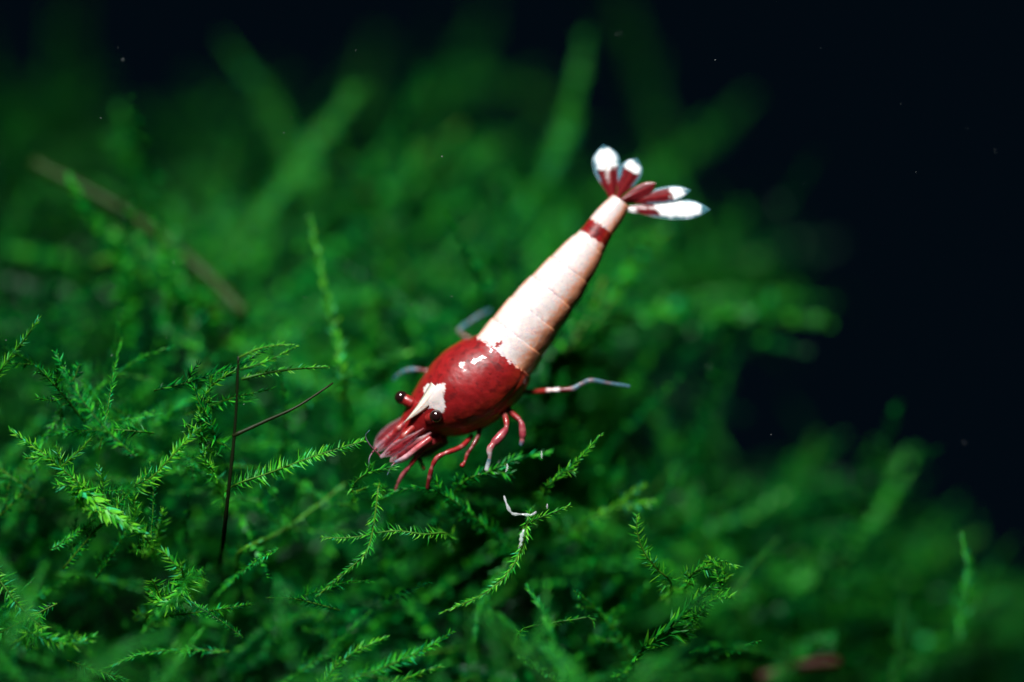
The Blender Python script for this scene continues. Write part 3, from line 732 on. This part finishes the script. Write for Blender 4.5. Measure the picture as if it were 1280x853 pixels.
plate('antenna_scale', P(516, 520, hd + .4), P(471, 566, hd + .3), .32, .05, scale_pat, pointed=.2)
plate('antenna_scale', P(518, 512, hd + 1.0), P(467, 561, hd + .9), .46, .07, scale_pat)
for (x0, y0, x1, y1, d) in ((520, 531, 476, 572, hd - .1), (512, 524, 470, 560, hd + .35)):
    limb('antennule', [(x0, y0, d + .5, 5), (x0 * .7 + x1 * .3, y0 * .7 + y1 * .3, d + .1, 4.2), (x0 * .52 + x1 * .48, y0 * .52 + y1 * .48, d + .1, 3.2), (x0 * .4 + x1 * .6, y0 * .4 + y1 * .6, d + .1, 3.6), (x1, y1, d, 2.2)],
         [(0, red, 1), (.3, (.24, .02, .015), 1), (.34, (.3, .09, .08), .85), (.38, red, 1), (.62, (.24, .02, .025), .9), (.66, (.34, .18, .18), .6), (.7, (.22, .02, .025), .9), (1, (.3, .2, .24), .5)])
limb('antenna', [(538, 548, hd, 5), (522, 560, hd - .2, 4), (508, 571, hd - .2, 3.4), (494, 578, hd - .2, 2)], [(0, red, 1), (.4, (.33, .06, .07), .95), (.8, (.5, .3, .33), .7), (1, clr, .5)])
for pts in ([(476, 571, hd, 1.3), (462, 556, hd - .6, .9), (457, 545, hd - .8, .7), (462, 538, hd - 1, .5)], [(470, 560, hd, 1.3), (462, 572, hd - .4, .9), (461, 586, hd - .5, .5)],
            [(497, 577, hd, 1.2), (490, 582, hd - .3, .9), (484, 594, hd - .3, .5)]):
    limb('feeler', pts, [(0, pk, .8), (1, clr, .5)], seg=6, n=16)
# mouth region under the head
limb('jaw_leg', [(548, 546, 1.4, 10), (530, 556, 1.2, 9), (512, 566, 1.1, 6), (500, 574, 1.1, 3)], [(0, red, 1), (.6, (.25, .04, .05), 1), (1, pk, .7)], n=20)
limb('jaw_leg', [(556, 548, 2.0, 9), (536, 562, 1.9, 8), (520, 571, 1.9, 5)], [(0, dred, 1), (1, (.25, .04, .05), .9)], n=20)

# tail fan
def fan_pat(w0, w1, base_white=0.0):
    def pat(f, u, p):
        n = nz(*(p * 3.2)); n2 = nz(*(p * 9))
        c = np.array((.12, .006, .009)) * (1 + .35 * n2 + .45 * math.sin(u * 11 + n)); c = c * (1 - .5 * math.exp(-(u / .15) ** 2)) + np.array((.25, .02, .02)) * .5 * math.exp(-(u / .15) ** 2)
        al = 1.0
        wm = smooth(f + .07 * n + .03 * n2, w0, w0 + .04) * (1 - smooth(f + .05 * n, w1, w1 + .05))
        wm = max(wm, .8 * math.exp(-((u + .1) / .13) ** 2) * smooth(f, w0 - .28, w0 - .1) * (1 - smooth(f, w0, w0 + .1)) * smooth(n2 + .5, .2, .5)) if w0 < .6 else wm
        if base_white: wm = max(wm, (1 - smooth(f, base_white, base_white + .05)) * .9 * smooth(u + .3 * n, -.4, -.1))
        edge = max(smooth(abs(u) + .15 * n, .66, .88) * smooth(f, .3, .5), smooth(f + .04 * n, w1 + .0, w1 + .05))
        c = c * (1 - wm) + np.array((.92, .92, .90)) * wm
        c = c * (1 - edge) + np.array((.13, .38, .50)) * edge; al = 1 - .8 * edge
        return c, al
    return pat
D0 = 2.5
plate('tail_fan_blade', P(766, 250, D0), P(754, 181, D0 - .4), .80, .05, fan_pat(.54, .90))['label'] = 'dark red tail blade with large white oval tip'
plate('tail_fan_blade', P(772, 248, D0 - .1), P(797, 198, D0 - .5), .64, .05, fan_pat(.66, .88))['label'] = 'dark red tail blade with small round white tip'
plate('tail_fan_blade', P(778, 253, D0 - .25), P(864, 238, D0 - .9), .46, .05, fan_pat(.68, .90))['label'] = 'dark red tail blade with narrow white tip'
plate('tail_fan_blade', P(774, 261, D0 - .1), P(888, 262, D0 - .9), .58, .05, fan_pat(.42, .88, .16))['label'] = 'red tail blade with long white outer half and pointed tip'
def tel(f, u, p):
    n = nz(*(p * 6)); c = np.array((.15, .008, .012)) * (1 + .4 * n); g = math.exp(-((abs(u) - .45) / .14) ** 2); return c * (1 - .75 * g), 1.0
plate('telson', P(770, 254, D0 - .45), P(820, 229, D0 - .7), .34, .08, tel)

# ------------------------------------------------------------------ glassy fragments and specks
M_glass, nt, b = new_mat('clear_film')
b.inputs['Base Color'].default_value = (.9, .97, .97, 1); b.inputs['Roughness'].default_value = .06; b.inputs['Transmission Weight'].default_value = .72; b.inputs['IOR'].default_value = 1.4; b.inputs['Alpha'].default_value = .75
def fragment(label, pts, n=14):
    a = np.array([np.r_[P(x, y, d), r / PXMM] for x, y, d, r in pts]); q = catmull(a, n); v, f = tube_geo(q[:, :3], np.maximum(q[:, 3] * .55, .015) * (1 + .45 * np.sin(np.arange(n) * 2.1)), 7)
    o = mesh_obj('glassy_fragment', v, f, M_glass); tag(o, label, 'debris'); return o
fragment('forked clear fragment hanging under the shrimp feet', [(630, 620, -.2, 1.5), (634, 632, -.3, 3.2), (640, 642, -.3, 3.2), (652, 643, -.3, 2.2), (664, 644, -.3, 3.4), (670, 640, -.3, 1.5)])
fragment('bright clear drop shaped fragment on the curving frond', [(655, 662, -.3, 2), (652, 670, -.4, 4.6), (651, 680, -.4, 3.4), (648, 686, -.3, 1)])
fragment('tiny clear speck just below the pink stubby leg', [(634, 580, -.3, 1.2), (634, 586, -.3, 2.6), (632, 590, -.3, 1)])
fragment('tiny clear speck right of the pink stubby leg', [(677, 564, 0, 1), (677, 569, 0, 2.4), (677, 573, 0, 1)])
fragment('tiny clear speck above the short curved shoot', [(684, 630, 0, 1), (684, 633, 0, 2), (684, 636, 0, 1)])
rng = random.Random(31)
V = []; F = []
M_speck, nt, b = new_mat('pale_speck'); b.inputs['Base Color'].default_value = (.8, .85, .85, 1)
for k in range(46):
    px, py, d = rng.uniform(-200, 1480), rng.uniform(-60, 560), rng.gauss(0, 2.0)
    if near_shrimp(px, py) < 10: continue
    c = P(px, py, d); r = rng.uniform(.009, .022)
    o = len(V); V += [c + r * np.array(v) for v in ((1, 0, 0), (-1, 0, 0), (0, 1, 0), (0, -1, 0), (0, 0, 1.2), (0, 0, -1.2))]
    F += [tuple(o + i for i in f) for f in ((0, 2, 4), (2, 1, 4), (1, 3, 4), (3, 0, 4), (2, 0, 5), (1, 2, 5), (3, 1, 5), (0, 3, 5))]
o = mesh_obj('floating_specks', V, F, M_speck); tag(o, 'tiny pale specks adrift in the dark water', 'specks', kind='stuff')
